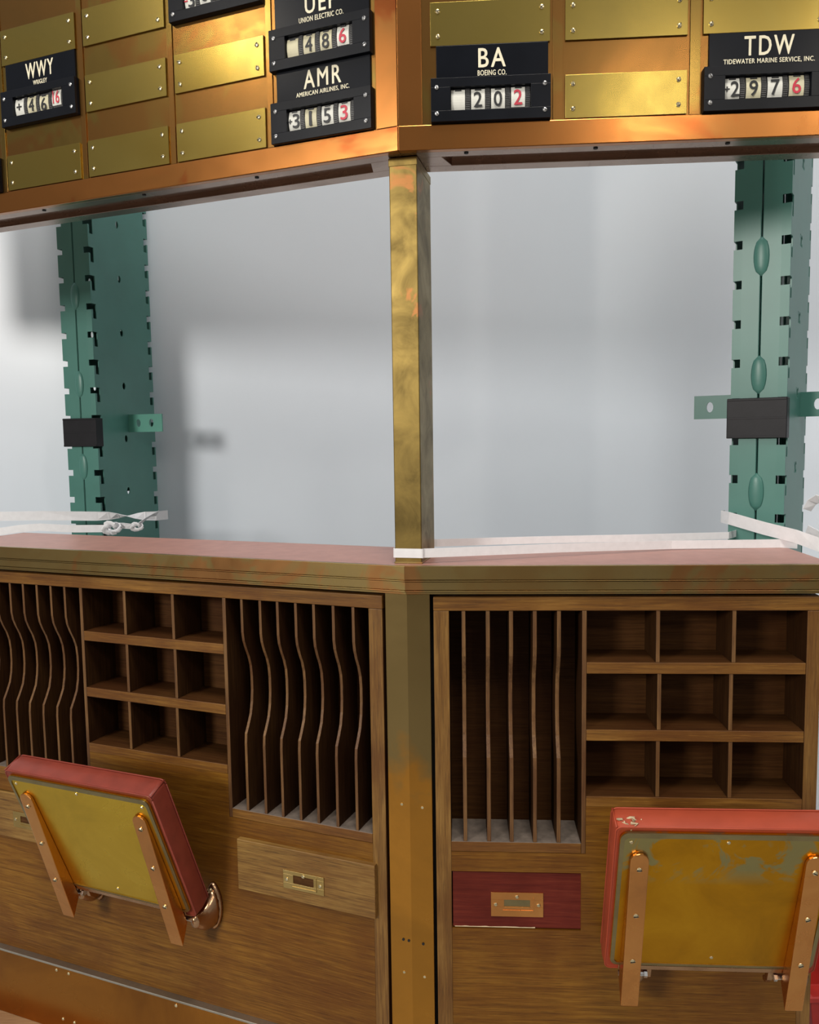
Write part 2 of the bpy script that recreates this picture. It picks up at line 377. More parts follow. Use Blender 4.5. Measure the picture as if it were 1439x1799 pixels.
# ------------------------------------------------------------------ price indicators
def indicator(fc, s0, row, w, cards, label, name=None, sub=None, nw=.33, subw=.4, rows=True, cut=False):
    z0 = ROW[row]; t = thing('price_indicator', label, 'price indicator', fc, (s0+w/2, .003, z0), 'black price indicators on the quote boards')
    h = PH
    wx0, wx1, wz0, wz1 = s0+.165*w, s0+.835*w, z0+.25*h, z0+.79*h
    yf, yb = -.0075, .003
    b = MB()
    # frame with a window, chamfered window edge
    xs = (s0, wx0, wx1, s0+w); zs = (z0, wz0, wz1, z0+h)
    for (x0, x1, q0, q1) in ((s0, s0+w, z0, wz0), (s0, s0+w, wz1, z0+h), (s0, wx0, wz0, wz1), (wx1, s0+w, wz0, wz1)):
        b.box(x0, x1, yf, yb, q0, q1)
    b.box(wx0, wx1, yb-.0006, yb, wz0, wz1)
    b.build('housing', M['black'], t, .0009, weld=False)
    for dx in (.0085, w-.0085):
        for dz in (.011, h-.013): screw(t, s0+dx, yf, z0+dz, .0034, 'steel')
    cw = (wx1-wx0)/4
    for i, cd in enumerate(cards):
        if cd is None: continue
        txt, cm, im = cd[:3]; dz = cd[3] if len(cd) > 3 else 0
        x0 = wx0 + cw*i; zc = (wz0+wz1)/2
        # gently curved drum front
        b = MB(); n = 9
        rows_ = []
        for k in range(n):
            a = -1 + 2*k/(n-1); zz = zc + a*(wz1-wz0)/2*.98; yy = -.0028 + .0032*a*a
            rows_.append([(x0+.0006, yy+.0010, zz), (x0+cw-.0004, yy+.0010, zz), (x0+cw-.0004, .0022, zz), (x0+.0006, .0022, zz)])
        b.loft(rows_); wheel = b.build('digit_wheel', M['drum'], t)
        # knurled edge
        b = MB()
        for k in range(13):
            zz = wz0 + (k+.5)*(wz1-wz0)/13; a = (zz-zc)/((wz1-wz0)/2); yy = -.0030 + .0032*a*a
            b.box(x0+cw*.76, x0+cw*.96, yy, yy+.002, zz-.0006, zz+.0006)
        kn = b.build('knurled_rim', M['drum'], t); kn.parent = wheel; kn.location = kn.location - wheel.location
        # number card
        ch = (wz1-wz0)*.86
        rr = []
        for k in range(n):
            a = -1 + 2*k/(n-1); zz = zc + dz + a*ch/2
            aa = (zz-zc)/((wz1-wz0)/2); yy = -.0029 + .0032*aa*aa
            rr.append([(x0+.001, yy, zz), (x0+cw*.72, yy, zz), (x0+cw*.72, yy+.0008, zz), (x0+.001, yy+.0008, zz)])
        b = MB(); b.loft(rr); cdo = b.build('number_card', M[cm], t); cdo.parent = wheel; cdo.location = cdo.location - wheel.location
        base = Vector((s0+w/2, .003, z0))
        tm = MB(); tm.box(x0+cw*.22, x0+cw*.54, -.0021, -.0012, zc+dz+ch/2-.0020, zc+dz+ch/2-.0002)
        tmo = tm.build('index_mark', M['ink'], t); tmo.parent = wheel; tmo.location = tmo.location - wheel.location
        cx = x0 + cw*.37
        def num(s_, m_, x_, z_, w_, h_, bo=.012):
            o = text_mesh('numeral', s_, M[m_], t, x_-base.x, -.0034-base.y, z_-base.z, w_, h_, 0.0, .0004, .00028 if len(s_) == 1 else .0001)
            o.parent = wheel; o.location = o.location - wheel.location
        if not txt: continue
        if txt in '+': num('+', im, cx, zc+dz, .011, .011)
        elif txt[0] in '+-':
            num(txt[0], 'red' if txt[0] == '-' else im, x0+cw*.13, zc+dz-.001, .0068 if txt[0] == '+' else .006, .0066 if txt[0] == '+' else .0018)
            num(txt[1:], im, x0+cw*.50, zc+dz-.001, .0115, .0205)
        elif len(txt) == 2:
            num(txt, im, cx, zc+dz-.0005, .0145, .0215, .0)
        else: num(txt, im, cx, zc+dz-.001, .0115 if txt != '1' else .0042, .0210)
    if name is not None:
        l0, l1 = s0+.008, s0+w-.003; q0, q1 = z0+h, z0+h+.0475
        b = MB(); b.box(l0, l1, -.0005, .003, q0+.0002, q1); pl = b.build('name_plate', M['black2'], t, .0005)
        if name:
            base = Vector((s0+w/2, .003, z0)); cx = (l0+l1)/2
            o = text_mesh('ticker_letters', name, M['ivory'], t, cx-base.x, -.0008-base.y, q0+.0285-base.z, nw*w, .0262, .0, .0004, .00042, 1.22)
            o.parent = pl; o.location = o.location - pl.location
            o = text_mesh('company_letters', sub, M['ivory'], t, cx-base.x, -.0008-base.y, q0+.0075-base.z, subw*w, .0074, .0, .0004, .00016, 1.1)
            o.parent = pl; o.location = o.location - pl.location
    return t

K, Y = 'card', 'cardy'
indicator('L', -.7660, 1, PWL, [('+', K, 'ink'), ('4', Y, 'ink'), ('6', Y, 'ink', -.003), ('16', K, 'red', .004)],
          'black price indicator reading +46 and a red 16, nearest the left edge', 'WWY', 'WRIGLEY', .37, .185)
indicator('L', -.3945, 2, PWL, [('-3', K, 'ink', -.002), ('6', K, 'ink', .002), ('', Y, 'ink', .003), None],
          'black price indicator with a red minus 3, cut by the top edge of the picture')
indicator('L', -.2100, 1, PWL, [('', Y, 'ink', -.002), ('4', Y, 'ink'), ('8', Y, 'ink'), ('6', K, 'red', .002)],
          'black price indicator reading 48 and red 6, upper of two stacked left of corner', 'UEP', 'UNION ELECTRIC CO.', .31, .44)
indicator('L', -.2100, 0, PWL, [('+3', K, 'ink'), ('1', Y, 'ink'), ('5', K, 'ink'), ('3', K, 'red')],
          'black price indicator reading +315 and red 3, lower of two stacked left of corner', 'AMR', 'AMERICAN AIRLINES, INC.', .37, .53)
indicator('L', -.9540, 0, PWL, [None]*4,
          'black price indicator on bottom row, cut off by the left edge of the picture')
indicator('R', .0492, 0, PWR-.001, [('', K, 'ink'), ('2', K, 'ink'), ('0', K, 'ink'), ('2', K, 'red', .001)],
          'black price indicator reading 20 and a red 2, just right of the corner post', 'BA', 'BOEING CO.', .225, .24)
indicator('R', .4375, 0, PWR+.004, [('+2', K, 'ink'), ('9', Y, 'ink'), ('7', K, 'ink'), ('6', Y, 'red', .001)],
          'black price indicator reading +297 and a worn red 6, at the right edge', 'TDW', 'TIDEWATER MARINE SERVICE, INC.', .385, .71)

# ------------------------------------------------------------------ brass post between counter and boards
t = thing('brass_post', 'tall mottled brass post standing on the counter corner and carrying the boards', 'post', 'M', (0, .08, 1.2546))
b = MB(); b.box(-.0215, .0215, .028, .131, 1.2546, ZB-.0002); b.build('shaft', M['post'], t, .0014)
b = MB(); b.box(-.0222, .0222, .0273, .1315, ZB-.0125, ZB-.0004); b.build('top_collar', M['post'], t, .0006)
b = MB(); b.box(-.0225, .0225, .0272, .1318, 1.2546, 1.2575); b.build('foot_collar', M['trim'], t, .0005)

# ------------------------------------------------------------------ counter
def two_facet(b, y0, y1, z0, z1, sl=-1.0, sr=.645):
    """one mitred band running along both faces, in world coordinates"""
    ML, MR = Matrix.Rotation(ANG['L'], 3, 'Z'), Matrix.Rotation(ANG['R'], 3, 'Z')
    def P(m, x, y): p = ORG + m @ Vector((x, y, 0)); return (p.x, p.y)
    poly = [P(ML, sl, y0), P(ML, -y0*MIT, y0), P(MR, sr, y0), P(MR, sr - max(0, y1)*MIT*.0, y1), P(MR, y1*MIT, y1), P(ML, sl, y1)]
    b.prism(poly, z0, z1)
def facet_band(fc, y0, y1, z0, z1, sl=-1.0, sr=.645):
    if fc == 'L': return ([(sl, y0), (-y0*MIT, y0), (-y1*MIT, y1), (sl, y1)], z0, z1)
    return ([(y0*MIT, y0), (sr, y0), (sr, y1), (y1*MIT, y1)], z0, z1)
t = thing('counter_top', 'long counter with red-brown laminate top and stepped brass edge running along both faces', 'counter', None, tuple(ORG + Vector((0, .1, 1.209))))
b = MB(); two_facet(b, .008, .205, 1.2490, 1.2545); b.build('laminate_top', M['lino'], t)
b = MB(); two_facet(b, .0095, .204, 1.2096, 1.2490); b.build('core', M['oakin'], t)
for fc in 'LR':
    e = bpy.data.objects.new('brass_edge', None)
    b = MB()
    for y0, y1, z0, z1 in ((-.0006, .008, 1.2338, 1.2548), (.0035, .008, 1.2322, 1.2338), (.0, .008, 1.2306, 1.2322), (.0060, .0082, 1.2294, 1.2306), (.0030, .008, 1.2170, 1.2294), (.0060, .0082, 1.2158, 1.2170), (.0020, .008, 1.2140, 1.2158), (.0085, .012, 1.2093, 1.2140)):
        b.prism(*facet_band(fc, y0, y1, z0, z1))
    # place facet geometry in world space, then relative to the counter
    bmesh.ops.transform(b.bm, verts=b.bm.verts, matrix=Matrix.Translation(ORG) @ Matrix.Rotation(ANG[fc], 4, 'Z'))
    b.build('brass_edge', M['trim'], t, .0004)
    bpy.data.objects.remove(e)

# ------------------------------------------------------------------ lower corner pillar
t = thing('corner_pillar', 'brass clad corner pillar below the counter between the two oak cabinets', 'pillar', 'M', (0, .05, .427))
Rm = Matrix.Rotation(ANG['M'], 3, 'Z').inverted()
def toM(fc, x, y):
    p = Rm @ (Matrix.Rotation(ANG[fc], 3, 'Z') @ Vector((x, y, 0))); return (p.x, p.y)
c0 = toM('L', -.012*MIT, .012)
b = MB(); b.prism([toM('L', -.0392, .012), c0, toM('R', .0378, .012), toM('R', .0378, .075), toM('L', -.0392, .075)], .4285, 1.2092)
b.build('shaft', M['pillar'], t, .001)
b = MB(); b.prism([toM('L', -.0452, .040), toM('L', -.0395, .040), toM('L', -.0395, .074), toM('L', -.0452, .074)], .4285, 1.2085)  # near-black backing added so the gaps beside the pillar read as shade
b.prism([toM('R', .0380, .040), toM('R', .0442, .040), toM('R', .0442, .074), toM('R', .0380, .074)], .4285, 1.2085)
b.build('dark_gap_backing', M['dark'], t)
for fc, x, z in (('L', -.0155, .868), ('R', .022, .865), ('L', -.0165, .640), ('L', -.007, .640), ('R', .0205, .636), ('L', -.016, .584), ('R', .022, .580)):
    px, py = toM(fc, x, .0118)
    b = MB(); b.cyl((px, py, z), 'y', .0022, .0016, 10); b.build('screw', M['screw'] if z < .6 or z > .8 else M['dark'], t)

# ------------------------------------------------------------------ oak cabinets
YF, YB = .012, .092
ZC = 1.2040; ZBOT = .4285
def scoop(x0, x1):
    prof = [(YF+.001, 1.1822), (YF+.0015, 1.125), (YF+.004, 1.110), (YF+.010, 1.095), (YF+.018, 1.079), (YF+.0235, 1.062), (YF+.0255, 1.043), (YF+.0255, 1.018),
            (YF+.0235, .998), (YF+.019, .978), (YF+.011, .962), (YF+.0025, .947), (YF+.001, .930), (YF+.001, .8095)]
    out = prof + [(YB, .8095), (YB, 1.1822)]
    return [[(x, y, z) for y, z in out] for x in (x0, x1)]

def stain_shade_sides(o):
    '''dark stain and painted-in compartment shade on the faces, lighter oak on the front edge'''
    o.data.materials.append(M['oakinz'])  # stain colour also holds the low light between the dividers
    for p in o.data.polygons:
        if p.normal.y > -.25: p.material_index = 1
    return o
def stain_shade_shelf(o):
    o.data.materials.append(M['oakin'])  # all but the front edge gets stain plus painted compartment shade
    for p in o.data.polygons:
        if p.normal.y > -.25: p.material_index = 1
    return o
def drawer(t, x0, x1, z0, z1, yf, m, px0, px1, pz0, pz1, sh=.30):
    b = MB(); b.box(x0, x1, yf, YB-.004, z0, z1); d = b.build('drawer', M[m], t, .0012)
    def sub(o): o.parent = d; o.location = o.location - d.location; return o
    cx, cz = (px0+px1)/2, (pz0+pz1)/2; w, h = px1-px0, pz1-pz0
    ow, oh = w*.5, h*sh; ox, oz = cx, cz + .002
    b = MB()
    for (a0, a1, c0_, c1_) in ((px0, px1, pz0, oz-oh/2), (px0, px1, oz+oh/2, pz1), (px0, ox-ow/2, oz-oh/2, oz+oh/2), (ox+ow/2, px1, oz-oh/2, oz+oh/2)):
        b.box(a0, a1, yf-.0016, yf+.0004, c0_, c1_)
    # raised lip under and beside the finger slot
    b.box(ox-ow/2-.002, ox+ow/2+.006, yf-.0026, yf-.0012, oz-oh/2-.007, oz-oh/2-.0045)
    b.box(ox+ow/2+.0045, ox+ow/2+.006, yf-.0026, yf-.0012, oz-oh/2-.006, oz+oh/2+.004)
    sub(b.build('pull_plate', M['bar'] if m == 'oakred' else M['pull'], t, .0003))
    b = MB(); b.box(ox-ow/2, ox+ow/2, yf-.0003, yf+.0006, oz-oh/2, oz+oh/2); sub(b.build('finger_slot', M['rim'] if m == 'oakred' else M['oakin'], t))
    for sx, sz in ((px0+w*.09, cz), (px1-w*.09, cz), (cx, pz1-h*.17)):
        so = screw(t, sx, yf-.0016, sz, .0032); 
        ch = list(so.children)
        for c_ in ch: bpy.data.objects.remove(c_)
        sub(so)
    if m == 'oakred':              # pale chipped lower edge
        b = MB(); n = 16
        b.loft([[(x0+.003+(x1-x0)*.62*k/n, yf-.0004, z0+.0003), (x0+.003+(x1-x0)*.62*k/n, yf-.0004, z0+.0012+.0012*random.random()), (x0+.003+(x1-x0)*.62*k/n, yf+.001, z0+.0012), (x0+.003+(x1-x0)*.62*k/n, yf+.001, z0+.0003)] for k in range(n+1)])
        sub(b.build('chipped_edge', M['cotton'], t))
    return d

def cabinet(fc, side, label):
    L = fc == 'L'
    x0, x1 = (-.9570, -.0440) if L else (.0430, .6310)
    t = thing('oak_cabinet', label, 'cabinet', fc, ((x0+x1)/2, .06, ZBOT))
    sw = .0245
    b = MB(); b.box(x0, x1, YF, YB, 1.1825, ZC); b.build('top_rail', M['oak'], t, .0012)
    si0, si1 = x0+sw, x1-sw
    if not L: si1 = .6095
    b = MB(); b.box(x0, si0, YF, YB, ZBOT, 1.1825); stain_shade_sides(b.build('stile', M['oakz'], t, .0012))
    b = MB(); b.box(si1, x1, YF, YB, ZBOT, 1.1825); stain_shade_sides(b.build('stile', M['oakz'], t, .0012))
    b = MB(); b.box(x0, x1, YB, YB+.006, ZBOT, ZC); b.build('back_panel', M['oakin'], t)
    # bays: ('slots', a, b, dividers) / ('cubby', a, b)
    if L:
        bays = [('slots', -.3385, si1, (-.3068, -.2703, -.2365, -.2017, -.1679, -.1320, -.0962)), ('cubby', -.6550, -.3455),
                ('slots', si0, -.6620, (-.6980-.000, -.7320, -.7668, -.8018, -.8355, -.8700, -.9030))]
        parts = (-.6620, -.3455)     # tall partitions
    else:
        bays = [('slots', si0, .2723, (.0899, .1276, .1634, .2000, .2371)), ('cubby', .2795, .6095)]
        parts = (.2723,)
    for p in parts:
        b = MB(); b.box(p, p+.0072, YF+.0004, YB, .7925, 1.1825); stain_shade_sides(b.build('partition', M['oakdiv'], t, .001))
    # front board below, in one piece with openings for the drawers
    b = MB()
    for bay in bays:
        if bay[0] == 'slots':
            a, c_ = bay[1], bay[2]
            b.box(a, c_, YF+.0006, YF+.014, .760, .7925)
            b.box(a, c_, YF+.0006, YF+.014, ZBOT, .664)
            if L and a > -.5: b.box(a, -.3262, YF+.0006, YF+.014, .664, .760)
            elif L: b.box(-.6692, c_, YF+.0006, YF+.014, .664, .760); b.box(a, -.9277, YF+.0006, YF+.014, .664, .760)
        else:
            a, c_ = bay[1], bay[2]
            b.box(a if L else a, c_, YF+.0006, YF+.014, ZBOT, .8700)
            if L: b.box(a-.007, a, YF+.0006, YF+.014, ZBOT, .7925); b.box(c_, c_+.0072, YF+.0006, YF+.014, ZBOT, .7925)
            else: b.box(.2723, a, YF+.0006, YF+.014, ZBOT, .7925)
    b.build('front_board', M['oakb'], t)
    for bay in bays:
        a, c_ = bay[1], bay[2]
        if bay[0] == 'slots':
            b = MB(); b.box(a, c_, YF, YB, .7930, .8095); so = b.build('slot_sill', M['oak'], t, .001); so.data.materials.append(M['dust'])
            for p in so.data.polygons:
                if p.normal.z > .5: p.material_index = 1
            for x in bay[3]:
                w = .0031 if not L else .0026
                b = MB(); b.loft(scoop(x-w, x+w)); stain_shade_sides(b.build('slot_divider', M['oakdiv'], t, .0006))
            ym = -.004 + YF if L else YF + .0035
            if L and a > -.5: drawer(t, -.3255, -.0618, .6690, .7600, .003, 'oakl', -.2330, -.1550, .6905, .7225, .46)
            elif L: drawer(t, -.9270, -.6700, .6650, .7585, .009, 'oakl', -.8560, -.7780, .6905, .7225, .40)
            else: drawer(t, .0688, .2758, .6655, .7580, .0145, 'oakred', .1300, .2131, .6850, .7252)
        else:
            xs = ((-.5568, -.4497) if L else (.3898, .5000))
            for z0, z1 in ((1.0835, 1.1015), (.9765, .9945)):
                b = MB(); b.box(a, c_, YF+.0004, YB, z0, z1); stain_shade_shelf(b.build('shelf', M['oak'], t, .0009))
            b = MB(); b.box(a, c_, YF, YB, .8700, .8868); stain_shade_shelf(b.build('shelf', M['oak'], t, .0009))
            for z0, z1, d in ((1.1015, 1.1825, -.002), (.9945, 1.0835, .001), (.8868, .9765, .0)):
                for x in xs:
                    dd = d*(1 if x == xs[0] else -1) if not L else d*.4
                    b = MB(); b.box(x-.0030+dd, x+.0030+dd, YF+.0014, YB, z0, z1); stain_shade_sides(b.build('cell_divider', M['oakdiv'], t, .0006))
    return t
cabinet('L', 'left', 'long oak pigeonhole cabinet left of the corner pillar with two banks of curved slot dividers')
cabinet('R', 'right', 'oak pigeonhole cabinet right of the corner pillar with a dark red drawer')

# ------------------------------------------------------------------ plinth and kick plates
t = thing('base_plinth', 'copper kick plate base running below both oak cabinets, ledge on top', 'base', None, tuple(ORG + Vector((0, .1, .29))))
def wbuild(b, fc, name, m, bevel=.0006):
    bmesh.ops.transform(b.bm, verts=b.bm.verts, matrix=Matrix.Translation(ORG) @ Matrix.Rotation(ANG[fc], 4, 'Z'))
    return b.build(name, M[m], t, bevel)
for fc in 'LR':
    b = MB(); b.prism(*facet_band(fc, .0, .004, .2905, .4262, -.97, .632)); wbuild(b, fc, 'kick_plate', 'kick')
    b = MB(); b.prism(*facet_band(fc, -.0012, .098, .4240, .4283, -.97, .632)); wbuild(b, fc, 'ledge', 'ledge')
    b = MB(); b.prism(*facet_band(fc, .0045, .098, .2905, .4238, -.97, .632)); wbuild(b, fc, 'core', 'oakin')
for x, z in ((-.755, .4165), (-.724, .4165), (-.745, .3165), (-.716, .3165), (-.468, .4165)):
    b = MB(); r = .0034
    b.loft([[(x + r*k*cos(2*pi*i/12), d*r*.7, z + r*k*sin(2*pi*i/12)) for i in range(12)] for d, k in [(.0, 1.0), (-.4, .95), (-.75, .7), (-.9, .3)]])
    wbuild(b, 'L', 'screw', 'screw', 0)

# wooden deck the post stands on
t = thing('wooden_deck', 'pale wooden deck under the copper kick plate at bottom left', 'deck', None, (-.2, 1.45, -.2))
b = MB()
for i, (fc) in enumerate('LR'):
    pass
ML, MR = Matrix.Rotation(ANG['L'], 3, 'Z'), Matrix.Rotation(ANG['R'], 3, 'Z')
def Pw(m, x, y): p = ORG + m @ Vector((x, y, 0)); return (p.x, p.y)
b.prism([Pw(ML, -1.0, -.05), Pw(ML, 0, -.05), Pw(MR, 0, -.05), Pw(MR, .62, -.05), Pw(MR, .62, .20), Pw(MR, .05, .22), Pw(ML, -1.0, .22)], .262, .2903)
b.build('deck_board', M['ply'], t, .001, off=(-.2, 1.45, -.2))
for m_, x in ((ML, -.93), (ML, -.45), (MR, .08), (MR, .55)):
    b = MB(); b.prism([Pw(m_, x-.04, -.03), Pw(m_, x+.04, -.03), Pw(m_, x+.04, .18), Pw(m_, x-.04, .18)], -.2, .262)
    b.build('deck_block', M['ply'], t, .002, off=(-.2, 1.45, -.2))

# ------------------------------------------------------------------ folding seats
SW, SL, ST = .3122, .2792, .0384
def rounded_rect(x0, x1, z0, z1, r, n=5):
    pts = []
    for cx, cz, a0 in ((x1-r, z1-r, 0), (x0+r, z1-r, 90), (x0+r, z0+r, 180), (x1-r, z0+r, 270)):
        for k in range(n+1):
            a = radians(a0 + 90*k/n); pts.append((cx + r*cos(a), cz + r*sin(a)))
    return pts
def fold_seat(fc, s0, o, z, tilt, label, lm, pm, torn):
    t = thing('fold_up_seat', label, 'seat', fc, (s0, -o, z), 'fold-up seats on the cabinets', tilt)
    ob = lambda b, n, m, **k: b.build(n, M[m], t, off=(0, 0, 0), **k)
    # cushion: rounded pad
    b = MB(); rings = []
    for y, ins, r in ((.0012, .0045, .006), (.0004, .0030, .007), (.0012, .0008, .0075), (.0035, .0, .008), (ST*.5, -.0012, .008), (ST-.004, .0, .008), (ST-.001, .0012, .009), (ST+.002, .006, .012), (ST+.006, .03, .03)):
        rings.append([(x, y, zz) for x, zz in rounded_rect(ins, SW-ins, ins, SL-ins, r)])
    b.loft(rings); cu = ob(b, 'cushion', lm, smooth=True)
    for yy_ in (.0012, ST):
        pth = [(x, yy_, zz) for x, zz in rounded_rect(.0006, SW-.0006, .0006, SL-.0006, .0085)]
        b = MB(); b.tube(pth + pth[:1], .0013, 6); ob(b, 'piping', lm, smooth=True)
    for ax in (.0012, SW-.0012):
        b = MB(); b.tube([(ax, .001, SL-.0012), (ax, ST, SL-.0012)], .0014, 6); ob(b, 'piping', lm, smooth=True)
    # brass back plate, with a raised bevelled border
    b = MB()
    b.loft([[(x, y, zz) for x, zz in rounded_rect(a, SW-a, a2, SL-a, .012)] for y, a, a2 in ((.001, .0065, .013), (-.0025, .0065, .013), (-.0035, .009, .0155))])
    pl = ob(b, 'back_plate', pm)
    b = MB()
    ro, ri = rounded_rect(.0068, SW-.0068, .0133, SL-.0068, .0118), rounded_rect(.0125, SW-.0125, .0180, SL-.0150, .008)
    b.loft([[(x, -.0030, q) for x, q in ro], [(x, -.0044, q) for x, q in ro], [(x, -.0048, q) for x, q in ri], [(x, -.0030, q) for x, q in ri]], cap=False)
    ob(b, 'plate_rim', 'rim')
    # red-brown board edge along the bottom
    b = MB(); b.box(.02, SW-.02, -.003, .004, .002, .0105); ob(b, 'hinge_strip', 'bronze', bevel=.001)
    for a, zz in ((.022, .256), (.156, .258), (.156, .033), (.29, .256)):
        so = screw(t, a, -.0035, zz, .003)
        so.parent = pl; so.location = so.location - pl.location
        for c_ in list(so.children): bpy.data.objects.remove(c_)
    # two wedge shaped bars
    for ac in (.035, SW-.035):
        hw = .0132; b = MB()
        top = .238
        n = 8
        front = [(ac-hw, -.042), (ac+hw, -.042)] + [(ac + hw*cos(pi*k/n), top-hw + hw*sin(pi*k/n)) for k in range(n+1)]
        yy = lambda zz: -.0085 - .0225*(top-zz)/(top+.042)
        back = [(x, (zz if zz > -.04 else -.014)) for x, zz in front]
        b.loft([[(x, -.0036, zz) for x, zz in back], [(x, yy(zz), zz) for x, zz in front]])
        bar = ob(b, 'support_bar', 'bar', bevel=.0012)
        for zz in (.212, .130, .046):
            so = screw(t, ac, yy(zz)+.0003, zz, .0042, ang=random.uniform(-.6, .6))
            so.parent = bar; so.location = so.location - bar.location
            for c_ in list(so.children):
                c_.parent = bar; c_.location = c_.location + so.location
    # pivots, lugs and wall brackets
    ct, st = cos(tilt), sin(tilt)
    def seat_pt(dy, z_):       # wall-frame offset (inward, up) -> seat frame
        return (dy*ct + z_*st, -dy*st + z_*ct)
    for sgn, ac in ((-1, .012 if fc == 'L' else .020), (1, SW-.012)):
        # hanging lug with a curved hook on the inner side of the bar
        ai = ac - sgn*.049
        b = MB()
        prof = [(.010, .012), (.004, -.006), (.004, -.022), (.010, -.034), (.018, -.038), (.021, -.032), (.015, -.024), (.014, -.010), (.022, .004), (.026, .012)]
        b.loft([[(ai-.004, y, zz) for y, zz in prof], [(ai+.004, y, zz) for y, zz in prof]])
        ob(b, 'hook_lug', 'bronze', bevel=.0012)
        b = MB(); b.cyl((ac-sgn*.022, .002, -.012), 'x', .0040, .040, 12); ob(b, 'pivot_bolt', 'steel')
        b = MB(); b.cyl((ac-sgn*.043, .002, -.012), 'x', .0062, .005, 6); ob(b, 'hex_nut', 'steel')
        # bracket: wall flange and arm (wall plane is y_in = o + .0125 behind the seat pivot line)
        wy = o + .0122
        cxw, czw = ac + (.0045 if sgn > 0 else .030), -.012
        b = MB(); rings = []
        for d, k in ((.0, 1.0), (.004, 1.0), (.007, .93), (.0085, .80)):
            rings.append([])
            for i in range(24):
                a = 2*pi*i/24
                y_, z_ = seat_pt(wy - d, czw + .044*k*sin(a)*(1 if True else 1))
                rings[-1].append((cxw + .0185*k*cos(a)*(1-.25*abs(sin(a))**3), y_, z_))
        b.loft(rings); ob(b, 'wall_flange', 'bronze', smooth=True)
        b = MB(); rings = []
        y0_, z0_ = wy-.006, czw
        for k in range(8):
            u = k/7; yy_ = y0_*(1-u) + (.004)*u; zz_ = czw*(1-u) + (-.012)*u - .010*sin(pi*u)
            ry = .026*(1-u)**1.5 + .0115; rx = .0105*(1-u) + .0065
            ring = []
            for i in range(14):
                a = 2*pi*i/14
                y_, z_ = seat_pt(yy_, zz_ + ry*sin(a)); ring.append((cxw - sgn*.004*u + rx*cos(a), y_, z_))
            rings.append(ring)
        b.loft(rings); ob(b, 'bracket_arm', 'bronze', smooth=True)
        for dz in (.032, -.034):
            y_, z_ = seat_pt(wy-.0095, czw+dz)
            b = MB(); b.tube([(cxw, y_, z_), (cxw, y_-.003*ct, z_+.003*st)], [.0042, .003], 10); ob(b, 'flange_screw', 'screw')
    if torn:
        b = MB()
        for k in range(9):
            p = Vector((.017+random.uniform(-.008, .014), .008+random.uniform(-.002, .010), SL-.0015)); pts = []
            for j in range(5):
                pts.append(p.copy()); p += Vector((random.uniform(-.007, .009), random.uniform(-.005, .003), random.uniform(-.002, .0035)))
            b.tube(pts, [.0012, .0022, .0020, .0014, .0005], 6)
        ob(b, 'torn_corner', 'cotton', smooth=True)
    return t
fold_seat('L', -.6886, .0478, .6341, .3838, 'fold-up seat with dusky red cushion and clean brass back on the left cabinet', 'leather', 'seatplate', False)
fold_seat('R', .3008, .0388, .6374, .3095, 'fold-up seat with torn orange-red cushion and verdigris-stained brass back on the right cabinet', 'leather2', 'seatplate_worn', True)

# ------------------------------------------------------------------ pallet rack uprights
def grid_face(bm, P, us, zs, holes, rounds):
    """P(u,z)->point; cells whose centre falls in a hole rectangle are left out; round holes get an octagon ring"""
    us = sorted(set(us)); zs = sorted(set(zs)); V = {}
    def vert(u, z):
        k = (round(u, 5), round(z, 5))
        if k not in V: V[k] = bm.verts.new(P(u, z))
        return V[k]
    for a, b_ in zip(us, us[1:]):
        for c, d in zip(zs, zs[1:]):
            cu, cz = (a+b_)/2, (c+d)/2
            if any(h[0] < cu < h[1] and h[2] < cz < h[3] for h in holes): continue
            rd = next((r for r in rounds if a < r[0] < b_ and c < r[1] < d), None)
            if rd:
                ru, rz, r = rd; n = 12
                outer = []
                for k in range(n):
                    an = 2*pi*k/n + pi/4; du, dz = cos(an), sin(an)
                    m_ = max(abs(du), abs(dz)); outer.append((cu + du/m_*(b_-a)/2, cz + dz/m_*(d-c)/2))
                inner = [bm.verts.new(P(ru + r*.8*cos(2*pi*k/n+pi/4), rz + r*1.25*sin(2*pi*k/n+pi/4))) for k in range(n)]
                ov = [vert(*o_) for o_ in outer]
                for k in range(n): bm.faces.new((ov[k], ov[(k+1) % n], inner[(k+1) % n], inner[k]))
            else:
                bm.faces.new((vert(a, c), vert(b_, c), vert(b_, d), vert(a, d)))

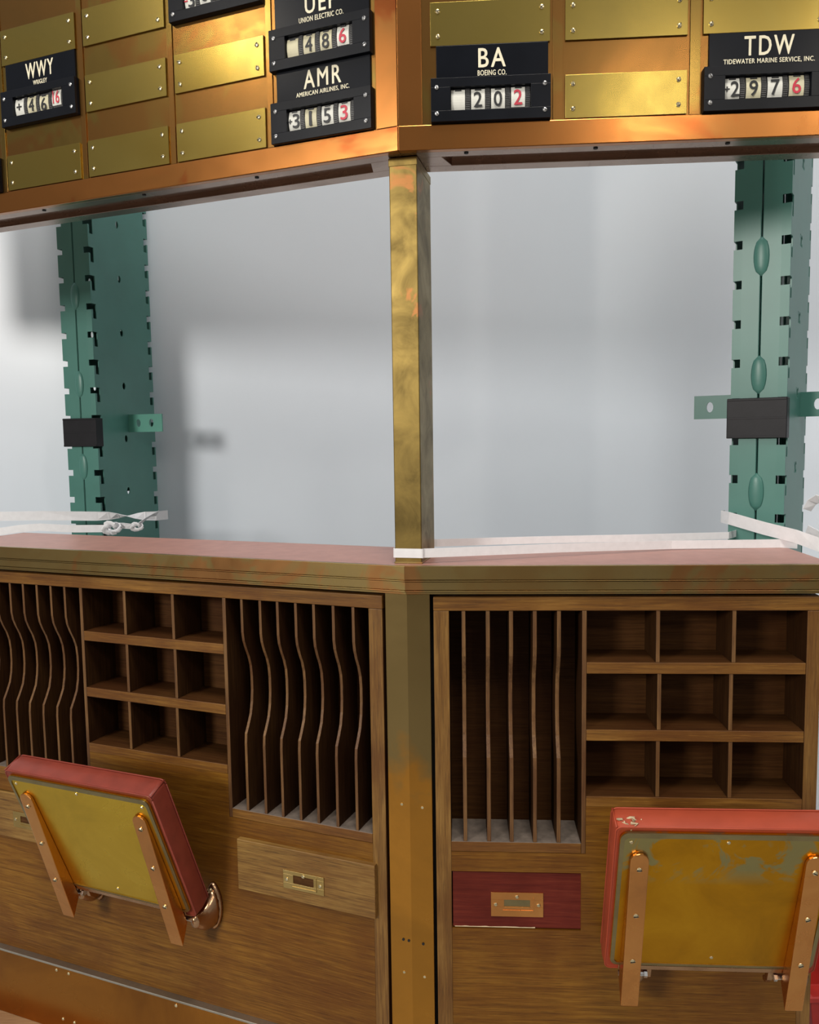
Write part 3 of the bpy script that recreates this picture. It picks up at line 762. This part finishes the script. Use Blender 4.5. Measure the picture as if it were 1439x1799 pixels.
def rack(corner, alpha, zslot, label, tabs, weld_z, clipz, clip_label):
    """two C channels welded lip to lip. local x runs to the left along the seam face, y runs back along the slotted face"""
    A, B, P_ = .0925, .245, .0697; z0, z1 = -.2, 2.9
    t = thing('rack_upright', label, 'rack upright', None, (corner[0], corner[1], -.2))
    ca, sa = cos(alpha), sin(alpha)
    ex, ey = Vector((-ca, sa, 0)), Vector((sa, ca, 0))
    pt = lambda u, v, z: ex*u + ey*v + Vector((0, 0, z+.2))
    ks = [k for k in range(-14, 20) if z0+.08 < zslot - k*P_ < z1-.05]
    sl = [zslot - k*P_ for k in ks]
    zl = [z0, z1]; holes_s, holes_f, rounds = [], [], []
    for i, z in enumerate(sl):
        zl += [z-.0075, z+.0075, z-.029]
        for sgn in (0, 1):
            if sgn == 0: holes_f.append((-.001, .011, z-.0075, z+.0075)); holes_f.append((.005, .017, z-.029, z+.0075))
            else: holes_f.append((B-.011, B+.001, z-.0075, z+.0075)); holes_f.append((B-.017, B-.005, z-.029, z+.0075))
        holes_s.append((-.001, .014, z-.0075, z+.0075))
        if (ks[i]) % 2 == 0:
            rounds.append((B*.47, z-.053, .0075))
            zl += [z-.053-.012, z-.053+.012]
    us_f = [0, .005, .011, .017, B*.47-.014, B*.47+.014, B-.017, B-.011, B-.005, B]
    b = MB()
    lip = A/2 - .0022
    for side in (0, 1):
        uu = (lambda u: u) if side == 0 else (lambda u: A-u)
        grid_face(b.bm, lambda v, z: pt(uu(0), v, z), us_f, zl, holes_f, rounds)
        for vv in (0, B):
            grid_face(b.bm, lambda u, z: pt(uu(u), vv, z), [0, .014, lip-.004, lip], zl, holes_s, [])
            sgn = 1 if vv == 0 else -1
            grid_face(b.bm, lambda v, z: pt(uu(lip), vv + sgn*v, z), [0, .014], [z0, z1], [], [])
    bmesh.ops.remove_doubles(b.bm, verts=b.bm.verts, dist=1e-5)
    col = b.build('column', M['green'], t, off=(0, 0, 0), solid=.0024)
    for z in weld_z:
        b = MB(); rings = []
        for k in range(9):
            u = -1 + 2*k/8; r = math.sqrt(max(0, 1-u*u))*.0125 + .0008
            rings.append([pt(A/2 + r*cos(2*pi*i/12), -.0012 - .0045*max(0, r/.0133)*max(0, sin(2*pi*i/12)) + .003*max(0, -sin(2*pi*i/12)), z + u*.034) for i in range(12)])
        b.loft(rings); b.build('weld', M['green'], t, off=(0, 0, 0), smooth=True)
    for (side, v, z) in tabs:          # bolt tab welded to a slotted face
        u0, u1 = ((-.105, -.001) if side == 'right' else (A+.001, A+.105))
        b = MB()
        bm2 = b.bm; zz0, zz1 = z-.0235, z+.0235
        grid_face(bm2, lambda u, q: pt(u, v, q), [u0, u0+.02, u0+.046, u0+.060, u0+.086, u1], [zz0, z-.013, z+.013, zz1], [], [(u0+.033, z, .0085), (u0+.073, z, .0085)])
        b.build('bolt_tab', M['green2'] if side == 'right' and alpha < .5 else M['green'], t, off=(0, 0, 0), solid=.004)
    # plastic clip on the seam face
    tc_ = thing('column_clip', clip_label, 'clip', None, tuple(Vector((corner[0], corner[1], 0)) + ex*A/2 + Vector((0, 0, clipz))))
    off = Vector((ex*A/2).to_tuple())
    b = MB()
    pc = lambda u, v, z: ex*(u-A/2) + ey*v + Vector((0, 0, z))
    prof = [(-.003, .020), (-.003, -.0075), (A+.006, -.0075), (A+.006, .012), (A+.003, .012), (A+.003, -.0045), (0-.0005, -.0045), (-.0005, .020)]
    b.loft([[pc(u, v, q) for u, v in prof] for q in (-.036, .036)])
    b.build('cover', M['plastic'], tc_, .0012, off=(0, 0, 0))
    b = MB()
    for q in (-.0335, .0335, .0):
        b.loft([[pc(u, v, q+dq) for u, v in ((-.002, -.0072), (A+.005, -.0072), (A+.005, -.009 if q else -.0078), (-.002, -.009 if q else -.0078))] for dq in (-.0018, .0018)])
    b.build('edge_rib', M['plastic'], tc_, .0005, off=(0, 0, 0))
    return t
rack((.668, 1.46), radians(33), 1.8556, 'green steel rack upright at the right edge, welded seam facing forward, behind the counter',
     [('left', .16, 1.505), ('right', .16, 1.505)], (1.762, 1.555, 1.345, 1.97, 1.12, .9), 1.478, 'black plastic clip on the right rack upright')
rack((-.792, 2.10), radians(17.7), 1.9322, 'green steel rack upright on the left with a broad slotted face, behind the counter',
     [('right', .13, 1.502)], (1.82, 1.60, 1.39, 2.05, 1.15, .9), 1.478, 'black plastic clip on the left rack upright')

# ------------------------------------------------------------------ white straps
def ribbon(b, pts, h, th=.0011, twist=None):
    """flat strap through centre points; twist = angle of the width from vertical at each point"""
    P = [Vector(p) for p in pts]; rings = []
    for i, p in enumerate(P):
        d = (P[min(i+1, len(P)-1)] - P[max(i-1, 0)]).normalized()
        side = d.cross(Vector((0, 0, 1))).normalized(); up = side.cross(d).normalized()
        a = twist[i] if twist else 0
        w = up*cos(a) + side*sin(a); n = d.cross(w).normalized()
        rings.append([p - w*h/2 - n*th/2, p + w*h/2 - n*th/2, p + w*h/2 + n*th/2, p - w*h/2 + n*th/2])
    b.loft(rings)
def M2w(x, y, z): p = ORG + Matrix.Rotation(ANG['M'], 3, 'Z') @ Vector((x, y, 0)); return (p.x, p.y, z)
g = 'white strapping round the counter'
b = MB()
ribbon(b, [M2w(-.024, .131, 1.272), M2w(-.0238, .030, 1.2715), M2w(-.0232, .0265, 1.2715), M2w(-.021, .0255, 1.2715), M2w(.021, .0255, 1.2715), M2w(.0232, .0262, 1.2713), M2w(.0238, .030, 1.2713),
           (.10, 1.293, 1.2705), (.241, 1.33, 1.2688), (.446, 1.388, 1.2638), (.60, 1.399, 1.2618), (.636, 1.398, 1.262), (.659, 1.385, 1.2615)], .0145)
tag(b.build('strap', M['strap']), 'white strap wrapped round the foot of the brass post and along the right counter', 'strap', g)
b = MB()
ribbon(b, [M2w(.0, .137, 1.274), M2w(.024, .140, 1.2735), (.16, 1.408, 1.272), (.258, 1.420, 1.2716), (.40, 1.437, 1.2702), (.575, 1.470, 1.2680), (.60, 1.50, 1.268)], .0125)
tag(b.build('strap', M['strap']), 'greyish rear strap from behind the brass post to the right rack upright', 'strap', g)
b = MB()
ribbon(b, [(.590, 1.53, 1.297), (.574, 1.505, 1.299), (.578, 1.478, 1.2985), (.618, 1.424, 1.2855), (.65, 1.374, 1.277), (.679, 1.340, 1.2645), (.72, 1.32, 1.255)], .0225)
ribbon(b, [(.700, 1.44, 1.315), (.706, 1.435, 1.329), (.712, 1.428, 1.335), (.722, 1.42, 1.331), (.735, 1.41, 1.318)], .018, twist=[.9, .8, .6, .4, .2])
ribbon(b, [(.690, 1.418, 1.283), (.700, 1.407, 1.276), (.714, 1.395, 1.264), (.73, 1.385, 1.255)], .018, twist=[.3, .3, .4, .4])
tag(b.build('strap', M['strap']), 'white strap slanting across the right rack upright, tied off at the right edge', 'strap', g)
b = MB()
ribbon(b, [(-1.06, 1.99, 1.276), (-1.001, 2.0, 1.2755), (-.90, 2.0, 1.2755), (-.766, 2.0, 1.2725), (-.735, 2.0, 1.273), (-.712, 2.0, 1.2728), (-.69, 2.0, 1.2725), (-.668, 2.0, 1.2715), (-.648, 2.005, 1.2705), (-.626, 2.02, 1.269), (-.606, 2.05, 1.269)], .0225,
       twist=[0, 0, 0, .1, .5, 1.0, 1.5, 2.1, 2.7, 3.1, 3.14])
tag(b.build('strap', M['strap']), 'upper white strap with a half twist, across the left rack upright', 'strap', g)
b = MB()
ribbon(b, [(-1.03, 1.93, 1.243), (-.968, 1.93, 1.2455), (-.92, 1.93, 1.252), (-.874, 1.93, 1.2545), (-.83, 1.93, 1.2515), (-.793, 1.93, 1.2495), (-.719, 1.93, 1.2490), (-.706, 1.93, 1.2500)], .0175)
def knot(cx, cy, cz, s_):
    pts = []
    for k in range(27):
        a = 2*pi*k/26*2; r = s_*(1+.35*cos(1.5*a))
        pts.append((cx + r*cos(a)*1.25, cy + .55*s_*sin(1.5*a), cz + r*sin(a)*.8))
    b.tube(pts, s_*.42, 8, .45)
knot(-.702, 1.922, 1.251, .0125); knot(-.645, 1.93, 1.252, .0085)
ribbon(b, [(-.700, 1.925, 1.257), (-.675, 1.93, 1.255), (-.652, 1.93, 1.2525)], .014, twist=[.3, .2, .5])
ribbon(b, [(-.642, 1.93, 1.254), (-.630, 1.945, 1.268), (-.618, 1.965, 1.277), (-.61, 1.98, 1.279)], .017, twist=[.5, .9, 1.0, .7])
ribbon(b, [(-.706, 1.915, 1.2455), (-.697, 1.91, 1.240), (-.688, 1.91, 1.241)], .012, twist=[.6, .6, .9])
tag(b.build('strap', M['strap'], smooth=False), 'lower white strap ending in a knot in front of the left rack upright', 'strap', g)

# ------------------------------------------------------------------ red tote behind the right end
t = thing('storage_tote', 'red plastic tote on the floor beyond the right cabinet end', 'tote', None, (1.28, 2.2, -.2))
b = MB(); rings = []
for z, k in ((0, .93), (.118, 1.0), (.118, 1.04), (.132, 1.04), (.132, .97), (.02, .90)):
    rings.append([(.215*k*sx, .11*k*sy, z) for sx, sy in ((-1, -1), (1, -1), (1, 1), (-1, 1))])
b.loft(rings); b.build('bin', M['redbox'], t, .003, off=(0, 0, 0))
